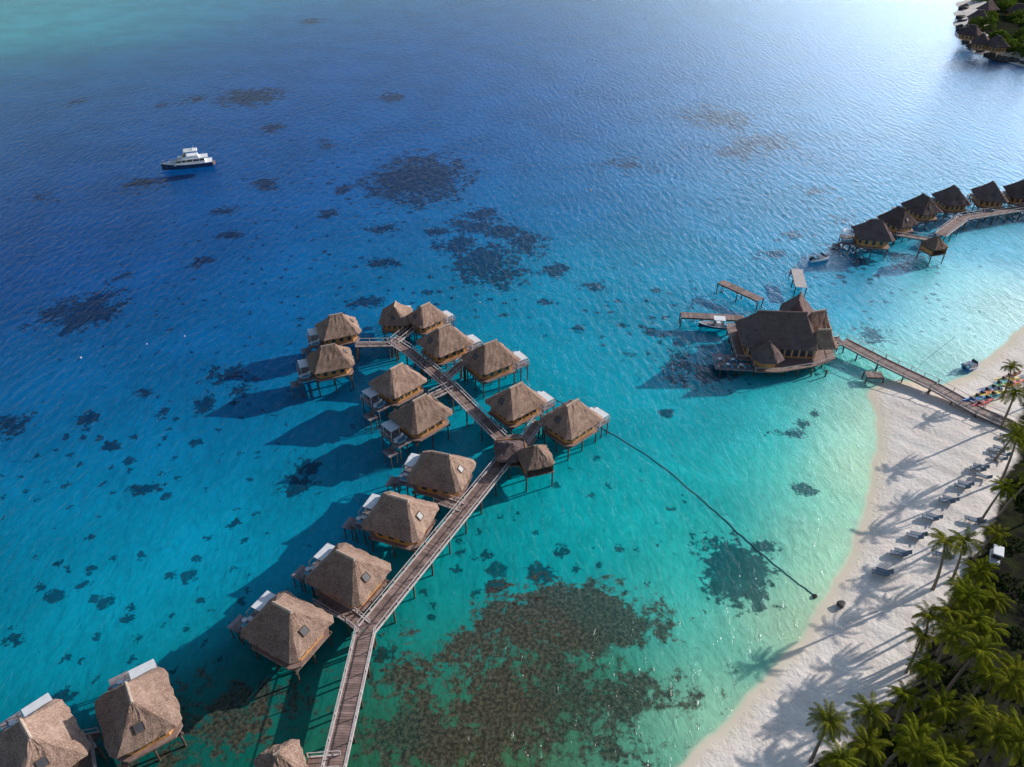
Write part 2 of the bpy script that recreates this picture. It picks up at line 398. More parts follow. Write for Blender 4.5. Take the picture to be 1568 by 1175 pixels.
def yacht(u,v,rot):
    mb=MB(); hull(mb,12.6,4.0,1.5,.15,'white','navy',16)
    taper(mb,-4.6,3.2,3.3,1.35,2.0,'white',.5,.1,.08)
    taper(mb,-4.5,2.7,3.12,2.0,2.55,'glass',.7,.1,.1)
    taper(mb,-5.4,2.1,3.2,2.55,2.75,'white',.2,.0,.05)
    for x in(-3.2,-1.6,0,1.2): 
        for y in(-1.52,1.52): mb.box((x,y,2.28),(.14,.16,.52),'white')
    taper(mb,-3.2,1.2,2.8,2.75,3.35,'white',.9,.1,.15)
    taper(mb,-.3,.7,2.2,3.35,3.75,'glass',.5,.1,.1)
    for x in(-2.8,-.2):
        for y in(-1.15,1.15): mb.beam((x,y,3.3),(x,y,4.5),.08,.08,'white')
    taper(mb,-3.2,.3,2.7,4.5,4.62,'white',.2,.1,.1)
    mb.beam((-2.2,0,4.6),(-2.5,0,5.6),.1,.1,'white'); mb.cyl((-2.0,0,4.7),(-2.0,0,4.95),.35,.3,10,'white')
    mb.box((-6.5,0,.6),(.8,3.2,.1),'deck')
    for s_ in(-1,1):
        pr=[(2.6+i*.55,s_*(2.0*(1-(((2.6+i*.55)/6.3))**2.2)-.1),2.3+.05*i) for i in range(7)]
        for a in pr: mb.beam((a[0],a[1],a[2]-.6),a,.04,.04,'grey')
        for a,b in zip(pr,pr[1:]): mb.beam(a,b,.05,.05,'grey')
    x,y=G(u,v,1); obj('motor_yacht',mb.mesh('motor_yacht'),None,(x,y,0),rot,1.1)
yacht(287,252,math.radians(200))
def motorboat(u,v,rot,L=5.5,canopy=True,side='white'):
    mb=MB(); hull(mb,L,2.1,.75,.1,'deck_grey',side,12)
    taper(mb,-.6,.6,1.0,.75,1.35,'white',.3,.05,.1); taper(mb,.2,.75,1.2,1.35,1.75,'glass',.3,.25,.1)
    mb.box((-1.5,0,.95),(.5,1.5,.35),'bluefab'); mb.box((-L/2-.15,0,.8),(.4,.45,.9),'rubber'); mb.box((-L/2-.3,0,1.3),(.55,.4,.35),'grey')
    if canopy:
        for a in(-1.1,.6):
            for b in(-.75,.75): mb.beam((a,b,.8),(a,b,2.2),.05,.05,'grey')
        mb.box((-.25,0,2.22),(2.2,1.75,.06),'white')
    x,y=G(u,v,.5); return obj('motorboat',mb.mesh('motorboat'),None,(x,y,0),rot)
motorboat(1256,396,math.radians(15),4.6,False)
motorboat(1098,499,math.radians(172),7.2,True,'navy')
motorboat(1487,561,math.radians(20),2.8,False,'blue')

# ------------------------------------------------------------ shore & terrain
shore_px=[(900,1330),(1030,1178),(1100,1108),(1172,1030),(1232,960),(1266,905),(1302,840),(1326,770),(1338,700),(1341,640),(1328,603),(1345,585),(1385,583),(1440,589),(1478,574),(1520,540),(1568,496),(1750,390)]
land=[G(*p) for p in shore_px]+[(700,330),(900,-300),(-40,-300),(-20,-60)]
head=[G(*p) for p in((1500,-40),(1478,0),(1470,30),(1474,62),(1500,80),(1535,92),(1568,100),(1700,120))]+[(900,420),(900,900),(420,800)]
veg=[G(*p,1) for p in((1150,1280),(1215,1190),(1295,1135),(1385,1050),(1425,970),(1465,885),(1500,825),(1532,755),(1552,700),(1558,640),(1570,580),(1640,520))]+[(700,300),(900,-300),(-20,-300)]
def sdist(px,py,poly):
    d=np.full(px.shape,1e9); inside=np.zeros(px.shape,bool); n=len(poly)
    for i in range(n):
        x1,y1=poly[i];x2,y2=poly[(i+1)%n]; ex,ey=x2-x1,y2-y1
        t=np.clip(((px-x1)*ex+(py-y1)*ey)/(ex*ex+ey*ey),0,1)
        d=np.minimum(d,np.hypot(px-x1-t*ex,py-y1-t*ey))
        c=((y1>py)!=(y2>py))&(px<(x2-x1)*(py-y1)/(y2-y1+1e-12)+x1); inside^=c
    return np.where(inside,d,-d)
def axis(a,b,step,lo,hi):
    c=list(np.arange(a,b+.01,step)); s=step;x=c[-1]
    while x<hi: s*=1.12; x+=s; c.append(x)
    s=step;x=c[0];pre=[]
    while x>lo: s*=1.15; x-=s; pre.append(x)
    return np.array(pre[::-1]+c)
X=axis(-90,125,.7,-6000,6000)
Y1=np.arange(25,180,.7); Y2=[];y=Y1[-1];s=.7
while y<8000: s=min(s*1.03,2.4) if y<540 else s*1.15; y+=s; Y2.append(y)
Yb=[];y=25;s=1
while y>-2000: s*=1.3;y-=s;Yb.append(y)
Y=np.array(Yb[::-1]+list(Y1)+Y2)
XX,YY=np.meshgrid(X,Y); px=XX.ravel();py=YY.ravel()
sd=sdist(px,py,land); sh=sdist(px,py,head); sv=sdist(px,py,veg)
def wob(x,y,s): return np.sin(x*s+1.3)*np.cos(y*s*1.2+.4)+.5*np.sin(x*s*2.3+y*s*1.7)
sd=sd+.25*wob(px,py,.28)+.10*wob(px,py,.9)
def prof(d):
    dep=np.where(d>-25,.045*d,-1.1-.03*(-d-25)); dep=np.maximum(dep,-2.3)
    return np.where(d>0,np.minimum(.09*d,1.3),dep)
pz=np.maximum(prof(sd),np.where(sh>0,np.minimum(.5*sh,3),np.maximum(.12*sh,-3.0)))
pz+=np.where(pz>.3,.06*wob(px,py,.9),0)
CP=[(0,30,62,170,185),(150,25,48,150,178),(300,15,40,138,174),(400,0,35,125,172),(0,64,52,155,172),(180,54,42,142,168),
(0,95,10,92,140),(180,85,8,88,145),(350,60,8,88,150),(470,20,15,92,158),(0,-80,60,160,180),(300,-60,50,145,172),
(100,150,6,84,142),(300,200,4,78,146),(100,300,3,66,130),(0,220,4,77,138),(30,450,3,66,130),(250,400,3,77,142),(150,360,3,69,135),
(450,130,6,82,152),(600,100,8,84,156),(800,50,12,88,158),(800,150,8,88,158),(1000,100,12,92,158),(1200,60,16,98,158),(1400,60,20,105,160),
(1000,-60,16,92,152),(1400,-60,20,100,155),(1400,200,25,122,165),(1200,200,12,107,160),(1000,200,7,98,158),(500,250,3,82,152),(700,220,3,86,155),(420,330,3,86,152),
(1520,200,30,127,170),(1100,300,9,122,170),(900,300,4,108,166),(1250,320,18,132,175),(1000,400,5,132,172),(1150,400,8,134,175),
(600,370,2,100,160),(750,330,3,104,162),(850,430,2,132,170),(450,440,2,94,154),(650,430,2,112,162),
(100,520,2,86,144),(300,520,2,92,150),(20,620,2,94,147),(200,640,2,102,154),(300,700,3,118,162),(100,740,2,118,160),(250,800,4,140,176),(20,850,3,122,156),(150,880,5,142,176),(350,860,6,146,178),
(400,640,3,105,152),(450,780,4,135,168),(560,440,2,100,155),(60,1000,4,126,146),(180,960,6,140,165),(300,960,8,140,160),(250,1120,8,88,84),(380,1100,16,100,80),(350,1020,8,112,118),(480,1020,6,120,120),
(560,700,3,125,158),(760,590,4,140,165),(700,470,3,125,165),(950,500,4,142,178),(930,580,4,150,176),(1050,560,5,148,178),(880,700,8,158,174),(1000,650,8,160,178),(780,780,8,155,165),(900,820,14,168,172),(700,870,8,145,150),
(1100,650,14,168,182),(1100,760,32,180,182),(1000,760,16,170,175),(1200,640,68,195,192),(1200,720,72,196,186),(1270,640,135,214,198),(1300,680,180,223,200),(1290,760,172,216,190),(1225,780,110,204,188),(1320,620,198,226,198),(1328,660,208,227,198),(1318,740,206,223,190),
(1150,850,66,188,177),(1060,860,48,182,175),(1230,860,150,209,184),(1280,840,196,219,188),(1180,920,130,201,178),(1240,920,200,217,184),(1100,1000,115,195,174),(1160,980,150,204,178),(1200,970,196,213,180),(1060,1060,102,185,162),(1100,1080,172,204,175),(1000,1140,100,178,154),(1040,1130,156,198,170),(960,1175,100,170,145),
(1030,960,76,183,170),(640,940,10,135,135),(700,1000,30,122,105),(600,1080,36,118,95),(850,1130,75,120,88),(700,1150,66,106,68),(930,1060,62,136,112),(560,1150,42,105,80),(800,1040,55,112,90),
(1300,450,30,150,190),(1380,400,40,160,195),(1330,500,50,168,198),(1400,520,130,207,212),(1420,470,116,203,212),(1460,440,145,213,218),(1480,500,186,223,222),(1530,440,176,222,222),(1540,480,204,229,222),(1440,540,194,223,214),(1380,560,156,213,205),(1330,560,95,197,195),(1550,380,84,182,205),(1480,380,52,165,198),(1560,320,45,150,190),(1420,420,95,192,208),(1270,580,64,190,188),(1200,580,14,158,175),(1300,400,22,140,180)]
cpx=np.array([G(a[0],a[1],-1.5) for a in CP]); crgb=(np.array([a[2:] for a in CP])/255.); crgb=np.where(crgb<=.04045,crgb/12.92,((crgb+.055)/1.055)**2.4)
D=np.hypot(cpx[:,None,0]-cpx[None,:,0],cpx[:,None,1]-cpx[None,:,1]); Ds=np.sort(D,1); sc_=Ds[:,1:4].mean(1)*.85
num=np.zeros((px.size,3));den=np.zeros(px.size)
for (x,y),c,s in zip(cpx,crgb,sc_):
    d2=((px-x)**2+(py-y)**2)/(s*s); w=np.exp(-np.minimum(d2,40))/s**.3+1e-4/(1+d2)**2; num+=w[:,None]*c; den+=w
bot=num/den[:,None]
def blob(L,z=-2.0):
    out=np.full(px.size,-1.0)
    for b in L:
        u,v,rx,ry=b[:4]; amp=b[4] if len(b)>4 else 1
        x,y=G(u,v,z); x2,_=G(u+rx,v,z); y0=G(u,v+ry,z)[1]; y1=G(u,v-ry,z)[1]
        wx=max(abs(x2-x),.9); wy=max(abs(y1-y0)/2,.9)
        r=np.hypot((px-x)/wx,(py-y)/wy); out=np.maximum(out,(1-r)*amp)
    return np.clip(out,-1,1)
deep=[(640,272,90,44,1.1),(385,147,56,16),(125,475,70,36,1),(725,345,40,14,.9),(770,355,40,16,.9),(700,375,40,22,.9),(745,400,60,34,1.),(800,370,40,22,.9),(770,425,40,16,.8),(740,328,45,12,.9),(500,326,16,9),(527,287,17,9),(408,280,24,11),(345,322,22,7,.8),(308,399,19,10),(355,358,24,7,.7),
(585,348,28,8,.8),(585,402,26,9,.8),(600,148,24,9),(418,195,20,9),(850,412,28,13),(905,435,22,9,.8),(675,354,26,8,.9),(130,640,20,15),(220,600,16,10,.8),(15,650,34,24,.9),(165,683,19,11,.8),(220,745,28,12),(357,800,11,9),(310,615,20,16,.8),(240,635,14,8,.7),
(1020,637,15,8,1.2),(992,511,13,8,1),(885,503,12,8,.8),(835,460,10,6,.8),(1200,674,28,8,.9),(1228,658,18,8,.9),(1242,645,9,7,.8),(1227,760,20,12,1.2),(455,738,34,24,.8),(470,712,22,12,.7),(350,570,30,20,.6),(370,600,20,20,.6),(250,160,18,7,.7),(300,150,14,6,.6),(120,155,20,7,.5),(475,32,18,6,.7),(215,280,40,14,.5),(60,300,30,9,.4),(560,460,30,10,.6),(500,220,18,7,.5),(190,420,16,8,.4),(90,860,10,7,.8),(20,980,18,12,.7),(95,1065,18,16,.8),(1075,575,60,25,.6),(1045,545,30,14,.6),(1390,405,40,16,.7),(1320,405,26,9,.7),(1330,520,34,14,.5),(1180,390,24,9,.5),(1290,380,30,9,.5),(1290,340,26,8,.5),(1215,360,26,8,.5),(860,850,14,12,1),(830,890,30,20,.8),(760,905,25,12,.8),(745,855,12,8,.7),(880,880,16,10,.8),(1125,885,62,68,1.25),(1165,850,26,14,.9),(1095,840,16,10,.7),(590,1010,34,26,.9),(570,1040,30,14,.7),(1215,570,50,14,.6),
(1100,180,60,20,.7),(1170,215,60,18,.7),(1130,230,40,14,.6),(960,250,40,12,.4),(1250,290,30,10,.5)]
A=blob(deep)
reef=[(870,955,165,72,1.8),(740,1000,80,50,.9),(800,1090,240,110,.95),(960,1080,70,55,.9),(680,1140,170,85,1.0),(600,1040,80,60,.7),(920,1150,90,60,.6),(360,1100,120,70,.7),(260,1150,70,50,.7),(980,1060,40,34,1.1)]
B=blob(reef)
spk=[(150,900,420,200,1.),(200,700,350,200,.8),(800,870,200,110,1.3),(1000,480,260,120,.9),(500,300,500,260,.6),(700,440,220,90,1.),(1350,430,200,100,.9),(950,800,220,170,.75),(1200,250,300,200,.7),(620,960,120,90,1)]
Dn=np.clip(blob(spk),0,1)**.6
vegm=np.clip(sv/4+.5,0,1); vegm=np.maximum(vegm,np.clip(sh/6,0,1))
me=bpy.data.meshes.new('seabed_and_beach'); nx,ny=len(X),len(Y)
idx=np.arange(nx*ny).reshape(ny,nx); q=np.stack([idx[:-1,:-1],idx[:-1,1:],idx[1:,1:],idx[1:,:-1]],-1).reshape(-1,4)
me.vertices.add(nx*ny); me.vertices.foreach_set('co',np.stack([px,py,pz],1).ravel())
me.loops.add(q.size); me.loops.foreach_set('vertex_index',q.ravel().astype(np.int32))
me.polygons.add(len(q)); me.polygons.foreach_set('loop_start',np.arange(0,q.size,4,dtype=np.int32)); 
me.update(calc_edges=True); me.validate(); me.polygons.foreach_set('use_smooth',[True]*len(me.polygons))
me.polygons.foreach_set('material_index',(pz[q].min(1)>.06).astype(np.int32))
ca=me.color_attributes.new('bottom','FLOAT_COLOR','POINT'); ca.data.foreach_set('color',np.concatenate([bot,Dn[:,None]],1).ravel())
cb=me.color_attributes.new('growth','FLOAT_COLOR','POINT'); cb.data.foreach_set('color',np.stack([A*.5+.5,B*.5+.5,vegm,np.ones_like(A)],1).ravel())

def landcol(k,co,z,full):
    sandn=k.noise(co,.25,4,.6); sandc=k.mix(k.ramp(sandn,.3,.7),(.84,.73,.65),(.90,.82,.75))
    if full: sandc=k.mix(k.ramp(k.noise(co,2.2,4,.7),.55,.75,0,.35),sandc,(.64,.53,.46))
    wet=k.ramp(z,.02,.30); return k.mix(wet,(.78,.68,.53),sandc)
# underwater part
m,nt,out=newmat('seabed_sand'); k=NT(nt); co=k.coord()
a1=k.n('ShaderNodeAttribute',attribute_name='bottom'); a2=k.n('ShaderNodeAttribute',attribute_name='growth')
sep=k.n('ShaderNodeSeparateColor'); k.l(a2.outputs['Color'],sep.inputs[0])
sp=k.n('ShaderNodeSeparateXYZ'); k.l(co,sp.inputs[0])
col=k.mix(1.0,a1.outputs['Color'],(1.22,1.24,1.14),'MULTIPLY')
ripple_light=k.noise(k.mapping(co,(1.0,.40,.0),(0,0,.5)),1,4,.65,1.2,'2D'); mot=k.noise(co,.05,3,.6,0,'2D')  # first noise: sand ripples and caustic-like light streaks painted into the colour
br=k.math('ADD',k.ramp(ripple_light,.3,.72,.91,1.12),k.ramp(mot,.3,.7,-.12,.10))
cc=k.n('ShaderNodeCombineColor'); [k.l(br,cc.inputs[i]) for i in range(3)]
col=k.mix(1.0,col,cc.outputs[0],'MULTIPLY')
n1=k.noise(co,.22,3,.62,.3,'2D')
nsd=k.n('ShaderNodeTexNoise',noise_dimensions='2D'); nsd.inputs['Scale'].default_value=.85; nsd.inputs['Detail'].default_value=5; nsd.inputs['Roughness'].default_value=.74; k.l(co,nsd.inputs['Vector']); n2=nsd.outputs[0]
nm=k.math('ADD',k.math('MULTIPLY',n1,.45),k.math('MULTIPLY',n2,.55))
x=k.math('ADD',k.math('SUBTRACT',k.math('MULTIPLY',sep.outputs[0],2),1),k.math('MULTIPLY',k.math('SUBTRACT',nm,.5),4.0))
cm=k.math('MULTIPLY',k.ramp(x,.06,.36),.92)
vm=k.n('ShaderNodeVectorMath',operation='ADD'); k.l(co,vm.inputs[0]); 
vs_=k.n('ShaderNodeVectorMath',operation='SCALE'); k.l(nsd.outputs['Color'],vs_.inputs[0]); vs_.inputs['Scale'].default_value=3.2; k.l(vs_.outputs[0],vm.inputs[1])
def spots(scale,rmax,lo):
    v=k.n('ShaderNodeTexVoronoi',voronoi_dimensions='2D'); v.inputs['Scale'].default_value=scale; k.l(vm.outputs[0],v.inputs['Vector'])
    s2=k.n('ShaderNodeSeparateColor'); k.l(v.outputs['Color'],s2.inputs[0])
    rr=k.math('MULTIPLY',k.math('MULTIPLY',k.ramp(s2.outputs[0],lo,1.0),rmax),a1.outputs['Alpha'])
    d=k.math('SUBTRACT',rr,v.outputs['Distance']); return k.ramp(d,0.0,.05)
spm=k.math('MAXIMUM',spots(.12,.20,.35),spots(.36,.34,.42)); spm=k.math('MULTIPLY',spm,.85)
cm=k.math('MAXIMUM',cm,spm)
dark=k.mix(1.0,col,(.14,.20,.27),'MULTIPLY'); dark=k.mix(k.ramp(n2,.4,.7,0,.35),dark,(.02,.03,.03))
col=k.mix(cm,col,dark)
y_=k.math('ADD',k.math('SUBTRACT',k.math('MULTIPLY',sep.outputs[1],2),1),k.math('MULTIPLY',k.math('SUBTRACT',k.math('ADD',k.math('MULTIPLY',n1,.45),k.math('MULTIPLY',n2,.55)),.5),4.4))
rm=k.math('MULTIPLY',k.ramp(y_,.0,.55),.9)
n3=k.noise(co,2.1,3,.75,0,'2D')
rc=k.mix(k.ramp(n3,.35,.68),(.022,.030,.026),(.11,.115,.075)); rc=k.mix(k.ramp(mot,.35,.55),rc,k.mix(k.ramp(n3,.38,.68),(.045,.026,.020),(.15,.11,.07)))
col=k.mix(rm,col,rc)
col=k.mix(k.ramp(sp.outputs[2],-.03,.05),col,landcol(k,co,sp.outputs[2],False))
p=k.n('ShaderNodeBsdfDiffuse'); k.l(col,p.inputs['Color']); k.l(p.outputs[0],out.inputs[0]); me.materials.append(m)
# dry part
m,nt,out=newmat('beach_sand'); k=NT(nt); co=k.coord()
a2=k.n('ShaderNodeAttribute',attribute_name='growth'); sep=k.n('ShaderNodeSeparateColor'); k.l(a2.outputs['Color'],sep.inputs[0])
sp=k.n('ShaderNodeSeparateXYZ'); k.l(co,sp.inputs[0])
col=landcol(k,co,sp.outputs[2],True)
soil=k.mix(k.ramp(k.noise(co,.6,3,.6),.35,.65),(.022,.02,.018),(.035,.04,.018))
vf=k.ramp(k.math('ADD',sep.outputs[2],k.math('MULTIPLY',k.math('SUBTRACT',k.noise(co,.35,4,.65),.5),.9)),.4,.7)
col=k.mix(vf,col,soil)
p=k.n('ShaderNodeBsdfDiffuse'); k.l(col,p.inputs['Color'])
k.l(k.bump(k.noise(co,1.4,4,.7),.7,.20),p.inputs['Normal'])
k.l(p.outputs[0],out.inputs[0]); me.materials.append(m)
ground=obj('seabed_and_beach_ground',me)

# water sheet : transparent body + Schlick reflection (same from both sides)
m,nt,out=newmat('lagoon_water'); k=NT(nt); co=k.coord()
w1=k.noise(k.mapping(co,(.75,.34,0),(0,0,math.radians(-28))),1,4,.62,.3,'2D')
bp=k.n('ShaderNodeBump'); bp.inputs['Strength'].default_value=.85; bp.inputs['Distance'].default_value=.36; k.l(w1,bp.inputs['Height'])
ge=k.n('ShaderNodeNewGeometry'); dt=k.n('ShaderNodeVectorMath',operation='DOT_PRODUCT'); k.l(ge.outputs['Incoming'],dt.inputs[0]); k.l(bp.outputs[0],dt.inputs[1])
c1=k.math('SUBTRACT',1.0,k.math('ABSOLUTE',dt.outputs['Value']),True)
fr=k.math('ADD',k.math('MULTIPLY',k.math('POWER',c1,5.0),.85),.016,True)
tr=k.n('ShaderNodeBsdfTransparent'); tr.inputs[0].default_value=(.97,.99,1,1)
gl=k.n('ShaderNodeBsdfGlossy'); gl.inputs['Roughness'].default_value=.22; gl.inputs[0].default_value=(1,1,1,1); k.l(bp.outputs[0],gl.inputs['Normal'])
mx=k.n('ShaderNodeMixShader'); k.l(fr,mx.inputs[0]); k.l(tr.outputs[0],mx.inputs[1]); k.l(gl.outputs[0],mx.inputs[2]); k.l(mx.outputs[0],out.inputs[0])
mb=MB(); mb.add([(-6000,-2000,0),(6000,-2000,0),(6000,8000,0),(-6000,8000,0)],[(0,1,2,3)],m); obj('lagoon_water',mb.mesh('lagoon_water'))

def bedz(x,y):
    return float(prof(sdist(np.array([x]),np.array([y]),land))[0])
def tube(name,pts,r,mat,n=6,bed=True):
    P=[Vector((*G(u,v,zz),zz)) for u,v,zz in pts]; mb=MB()
    Q=[]
    for i in range(len(P)-1):
        p0=P[max(i-1,0)];p1=P[i];p2=P[i+1];p3=P[min(i+2,len(P)-1)]
        for j in range(10):
            t=j/10; q_=.5*((2*p1)+(-p0+p2)*t+(2*p0-5*p1+4*p2-p3)*t*t+(-p0+3*p1-3*p2+p3)*t**3); q_.x+=random.uniform(-.12,.12)
            if bed: q_.z=bedz(q_.x,q_.y)
            Q.append(q_)
    Q.append(P[-1])
    for a,b in zip(Q,Q[1:]): mb.cyl(a,b,r,r,n,mat,False)
    return obj(name,mb.mesh(name,True))
tube('submerged_pipe',[(832,600,-1.9),(915,652,-1.7),(1000,706,-1.5),(1080,772,-1.1),(1150,836,-.7),(1215,888,-.2),(1246,911,.0)],.09,'rope')
tube('mooring_rope',[(1395,580,.2),(1415,553,-.05),(1462,516,-.1)],.04,'rope')
# ------------------------------------------------------------ rocks
def rock(u,v,r,z=.2,name='shore_rock'):
    x,y=G(u,v,z)
    bm=bmesh.new(); bmesh.ops.create_icosphere(bm,subdivisions=3,radius=r)
    s=random.random()*9
    for vt in bm.verts:
        c=vt.co; k_=1+.22*math.sin(c.x*3/r+s)*math.cos(c.y*2.5/r+s)+.12*math.sin(c.z*6/r+s)+random.uniform(-.05,.05); vt.co=c*k_; vt.co.z*=.65
    mm=bpy.data.meshes.new(name); bm.to_mesh(mm); bm.free(); mm.materials.append(M['rock']); obj(name,mm,None,(x,y,z))
rock(1288,925,.5,.5); rock(1248,913,.3,.1)
for i in range(34):
    t=i/33; pts=[(1478,8),(1471,35),(1476,62),(1500,80),(1535,92),(1575,102)]; f=t*5; j=min(int(f),4); a=pts[j];b=pts[j+1];f-=j
    rock(a[0]+(b[0]-a[0])*f+random.uniform(-3,4),a[1]+(b[1]-a[1])*f+random.uniform(-3,1),random.uniform(1.0,2.6),.3)
# ------------------------------------------------------------ palms
def palm_mesh(seed):
    R=random.Random(seed); mb=MB(); Ht=R.uniform(7.4,9.8); lean=Vector((R.uniform(-1.2,1.2),R.uniform(-1.2,1.2),0))
    pr=None
    for i in range(9):
        t=i/8; p=lean*t**1.8+Vector((0,0,Ht*t-.6)); 
        if pr is not None: mb.cyl(pr,p,.22-.10*(t-.125)+ (.08 if i==1 else 0),.22-.10*t,8,'trunk',False)
        pr=p
    top=pr
    nf=R.randint(19,24)
    for i in range(nf):
        az=i*2.399+R.uniform(-.25,.25); el0=math.radians([65,45,28,10,-12][i%5]+R.uniform(-8,8)); L=R.uniform(2.2,2.8)
        d=Vector((math.cos(az),math.sin(az),0)); side=Vector((-d.y,d.x,0)); p=Vector(top); el=el0; seg=9; rp=[p.copy()];tan=[]
        for j in range(seg):
            tt=d*math.cos(el)+Vector((0,0,1))*math.sin(el); p=p+tt*L/seg; rp.append(p.copy()); tan.append(tt); el-=math.radians(R.uniform(7,12))
        for j in range(seg):
            mb.cyl(rp[j],rp[j+1],.03,.02,3,'frond',False)
            for hh in(0,.5):
                f=(j+hh)/seg; 
                if f<.1: continue
                b=rp[j].lerp(rp[j+1],hh); tt=tan[j]
                ll=.60*math.sin(math.pi*min(1,.18+.8*f))**.7*R.uniform(.85,1.1)
                for sg in(-1,1):
                    tip=b+side*sg*ll*.7+tt*ll*.6-Vector((0,0,1))*ll*R.uniform(.2,.5); w=tt*.045
                    mid=b.lerp(tip,.5)+Vector((0,0,.05))
                    mb.add([b-w,b+w,mid+w*1.2,tip,mid-w*1.2],[(0,1,2,3,4)],'frond')
    for i in range(5):
        a=R.uniform(0,6.28); mb.cyl(top+Vector((.22*math.cos(a),.22*math.sin(a),-.35)),top+Vector((.25*math.cos(a),.25*math.sin(a),-.1)),.12,.1,6,'trunk')
    return mb.mesh('palm_tree'),top
PM=[palm_mesh(s) for s in range(7)]
placed=[]
def palm(x,y,sc=None):
    me_,top=random.choice(PM); rot=random.uniform(0,6.28); sc=sc or random.uniform(.8,1.08)
    obj('palm_tree',me_,None,(x,y,1.0),rot,sc); placed.append((x,y))
pp=[(1530,745),(1560,735),(1522,800),(1490,828),(1460,842),(1498,870),(1474,892),(1484,925),(1440,940),(1420,970),(1452,988),(1400,1060),(1455,1068),(1500,1088),(1385,1120),(1430,1110),(1340,1080),(1270,1105),(1268,1150),(1340,1135),(1560,600),(1563,552),(1552,650),(1562,682),(1520,970),(1550,1000),(1510,1030),(1540,1060),(1560,1100),(1480,1140),(1530,1140),(1550,1160),(1400,1165),(1450,1168),(1300,1172),(1568,1040),(1420,1010),(1490,960),(1468,945),(1508,905),(1478,1010),(1545,925)]
for u,v in pp:
    x,y=G(u,v,8.5); palm(x,y)
tries=0
while len(placed)<125 and tries<6000:
    tries+=1; x=random.uniform(20,150);y=random.uniform(8,150)
    if sdist(np.array([x]),np.array([y]),veg)[0]<3: continue
    if min((x-a)**2+(y-b)**2 for a,b in placed)<13: continue
    palm(x,y)
def leaves(name,cl,mat,nl,size):
    mb=MB(); R=random.Random(5)
    for (x,y,z,r,h) in cl:
        for i in range(nl):
            a=R.uniform(0,6.28); rr=r*math.sqrt(R.random()); hz=h*math.sqrt(max(0,1-(rr/r)**2))*R.uniform(.5,1.05)
            c=Vector((x+rr*math.cos(a),y+rr*math.sin(a),z+hz)); n=Vector((R.uniform(-1,1),R.uniform(-1,1),R.uniform(.3,1))).normalized(); t=n.orthogonal().normalized(); t.rotate(Matrix.Rotation(R.uniform(0,6.28),3,n)); b=n.cross(t); s=size*R.uniform(.6,1.4)
            mb.add([c-t*s,c+b*s*.4,c+t*s,c-b*s*.4],[(0,1,2,3)],mat)
    return obj(name,mb.mesh(name))
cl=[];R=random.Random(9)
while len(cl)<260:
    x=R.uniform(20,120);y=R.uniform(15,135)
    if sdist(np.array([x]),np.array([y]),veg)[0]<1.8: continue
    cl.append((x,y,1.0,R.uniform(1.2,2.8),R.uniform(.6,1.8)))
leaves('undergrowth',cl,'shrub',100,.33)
cl=[]
for i in range(60):
    u=R.uniform(1492,1640);v=R.uniform(-5,84)
    x,y=G(u,v,3)
    if sdist(np.array([x]),np.array([y]),head)[0]<4: continue
    cl.append((x,y,2.0,R.uniform(3,5.5),R.uniform(2.5,6.5)))
leaves('headland_bushes',cl,'bush',300,.7)
for u,v in((1500,22),(1488,45),(1515,8),(1528,62),(1505,58),(1560,12),(1590,60)):
    x,y=G(u,v,7); e=obj('thatched_hut',None,None,(x,y,2),random.uniform(0,3),1)
    r=obj('roof',roofs[u%4],e,(0,0,-1)); r.material_slots[0].link='OBJECT'; r.material_slots[0].material=M['thatch_dark']; obj('walls',walls_me,e,(0,0,-1.2))
# ------------------------------------------------------------ beach things
mb=MB(); lounger_mb(mb,0,0,0,0,'slate'); LM=mb.mesh('sun_lounger')
for u,v in((1495,722),(1500,718),(1477,743),(1472,747),(1455,765),(1449,768),(1430,790),(1424,793),(1407,817),(1401,820),(1383,843),(1377,846),(1440,850),(1355,872),(1349,875),(1488,798),(1530,690),(1524,694),(1528,705),(1540,672),(1446,853),(1494,801),(1535,699),(1504,733)):
    x,y=G(u,v,1.2); d=sdist(np.array([x]),np.array([y]),land)[0]; z=min(.09*d,1.3)
    obj('sun_lounger',LM,None,(x,y,z+.02),math.radians(-25+random.uniform(-8,8)),1.1)
def kayak(col):
    mb=MB(); n=14; L=3.9
    vs=[];fs=[]
    for i in range(n+1):
        t=i/n;x=-L/2+L*t;w=.40*math.sin(math.pi*max(.02,min(.98,t)))**.7; e_=.12*(2*t-1)**4
        for a in range(8): th=2*math.pi*a/8; vs.append((x,w*math.cos(th),.2+e_+.17*math.sin(th)*(w/.40)))
    for i in range(n):
        for a in range(8): fs.append((i*8+a,i*8+(a+1)%8,(i+1)*8+(a+1)%8,(i+1)*8+a))
    mb.add(vs,fs,col)
    mb.cyl((-.3,0,.345),(-.3,0,.385),.3,.27,12,'rubber'); mb.box((-.62,0,.48),(.08,.42,.28),'rubber'); mb.box((.7,0,.36),(.5,.3,.05),'rubber')
    return mb.mesh('kayak',False)
KM={c:kayak(c) for c in('orange','yellow','green','blue','red','teal','white')}
kl=[(1548,577,'orange'),(1541,583,'yellow'),(1532,588,'teal'),(1524,594,'green'),(1515,599,'blue'),(1507,604,'orange'),(1499,608,'yellow'),(1492,613,'blue'),(1503,619,'red'),(1534,599,'white'),(1551,589,'orange'),(1515,611,'teal'),(1524,605,'yellow')]
for u,v,c in kl:
    x,y=G(u,v,1.2); obj('kayak',KM[c],None,(x,y,1.3),math.radians(15+random.uniform(-12,12)),1.3)
mb=MB()
taper(mb,-1.2,1.2,1.2,.35,.75,'white',.1,.1,.05); mb.box((-.25,0,.92),(.5,1.1,.3),'rubber'); mb.box((-.55,0,1.2),(.12,1.1,.5),'rubber'); taper(mb,.6,1.15,1.15,.75,1.05,'white',.3,.1,.1)
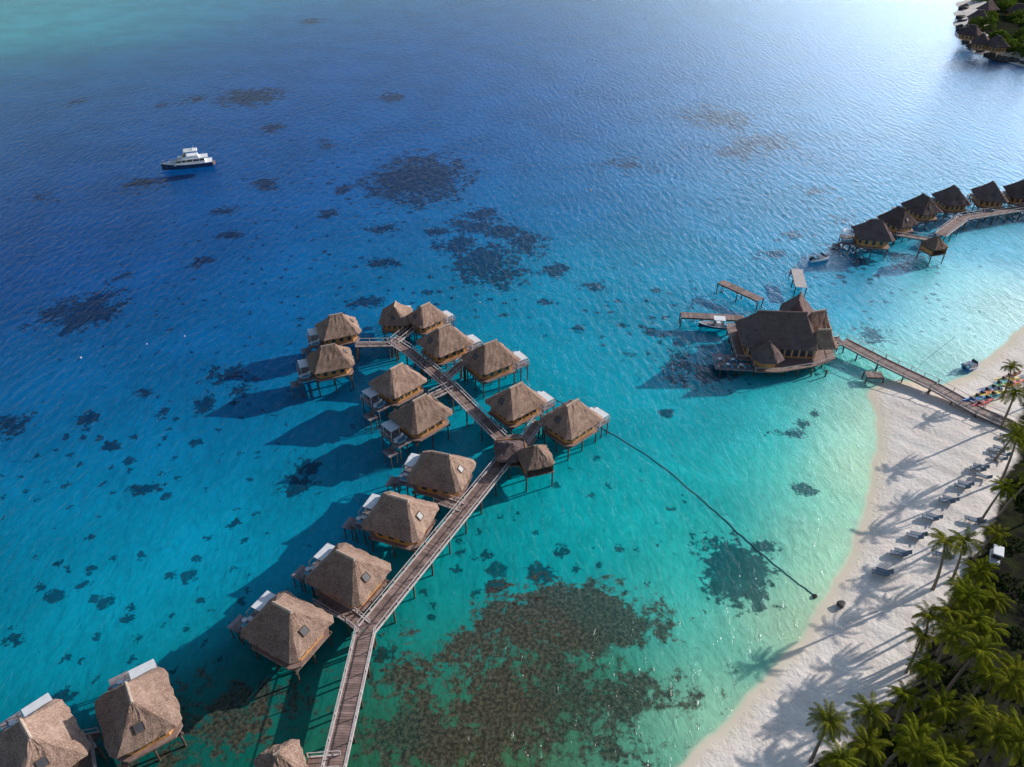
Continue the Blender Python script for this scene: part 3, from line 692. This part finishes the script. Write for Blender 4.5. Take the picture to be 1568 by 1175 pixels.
for a in(-.85,.75):
    for b in(-.52,.52): mb.beam((a,b,.75),(a*.9,b,1.85),.05,.05,'grey')
taper(mb,-1.05,.95,1.25,1.85,1.95,'white',.1,.1,.06)
for a in(-.8,.8):
    for b in(-.6,.6): mb.cyl((a,b-.09,.25),(a,b+.09,.25),.25,.25,12,'rubber')
x,y=G(1522,856,1.5); obj('golf_cart',mb.mesh('golf_cart'),None,(x,y,1.3),math.radians(60),1.0)
def buoy(u,v,c,s=.5):
    mb=MB(); mb.cyl((0,0,-.1),(0,0,.22),.3,.3,10,c); mb.cyl((0,0,.22),(0,0,.38),.3,.08,10,c); mb.cyl((0,0,.38),(0,0,.7),.03,.03,6,'grey')
    x,y=G(u,v); obj('mooring_buoy',mb.mesh('buoy'),None,(x,y,0),0,s)
for a in((905,292,'yellow',.8),(124,548,'white'),(283,515,'white',.4),(225,527,'white',.4),(735,463,'white',.4)): buoy(*a)

# ------------------------------------------------------------ light, sky, camera
w=bpy.data.worlds.new('World'); scene.world=w; w.use_nodes=True; nt=w.node_tree; k=NT(nt)
bg=nt.nodes['Background']; st=nt.nodes.new('ShaderNodeTexSky'); st.sky_type='NISHITA'; st.sun_disc=False
st.sun_elevation=math.radians(SUN_EL); st.sun_rotation=math.radians(90-SUN_AZ); st.air_density=1.0; st.dust_density=.5; st.ozone_density=1.2
# bright haze glow added to the sunward sky so far water reflects glare
ha,he=math.radians(52),math.radians(12); tc=k.n('ShaderNodeTexCoord'); dp=k.n('ShaderNodeVectorMath',operation='DOT_PRODUCT'); k.l(tc.outputs['Generated'],dp.inputs[0])
dp.inputs[1].default_value=(math.cos(ha)*math.cos(he),math.sin(ha)*math.cos(he),math.sin(he))
hz=k.math('POWER',k.math('MAXIMUM',dp.outputs['Value'],0.0),15.0)
hz=k.math('MULTIPLY',hz,k.ramp(k.noise(k.mapping(tc.outputs['Generated'],(1,1,3)),2.0,4,.55),.2,.8,.75,1.25))
hc=k.mix(hz,(0.,0.,0.),(29.,37.,47.)); tot=k.mix(1.0,st.outputs[0],hc,'ADD')
nt.links.new(tot,bg.inputs[0]); bg.inputs[1].default_value=.09
sl=bpy.data.lights.new('sun','SUN'); sl.energy=5; sl.angle=math.radians(.55); sl.color=(1,.94,.87)
so=bpy.data.objects.new('sun',sl); scene.collection.objects.link(so)
az,el=math.radians(SUN_AZ),math.radians(SUN_EL)
dirv=Vector((math.cos(az)*math.cos(el),math.sin(az)*math.cos(el),math.sin(el))); so.rotation_euler=dirv.to_track_quat('Z','Y').to_euler()
cam=bpy.data.cameras.new('camera'); cam.sensor_width=36; cam.lens=F/1568*36; cam.clip_end=20000; cam.clip_start=.5
co_=bpy.data.objects.new('camera',cam); scene.collection.objects.link(co_); co_.location=(0,0,H); co_.rotation_euler=(math.pi/2-PITCH,0,0)
scene.camera=co_
scene.view_settings.view_transform='Standard'; scene.view_settings.look='None'; scene.view_settings.exposure=0
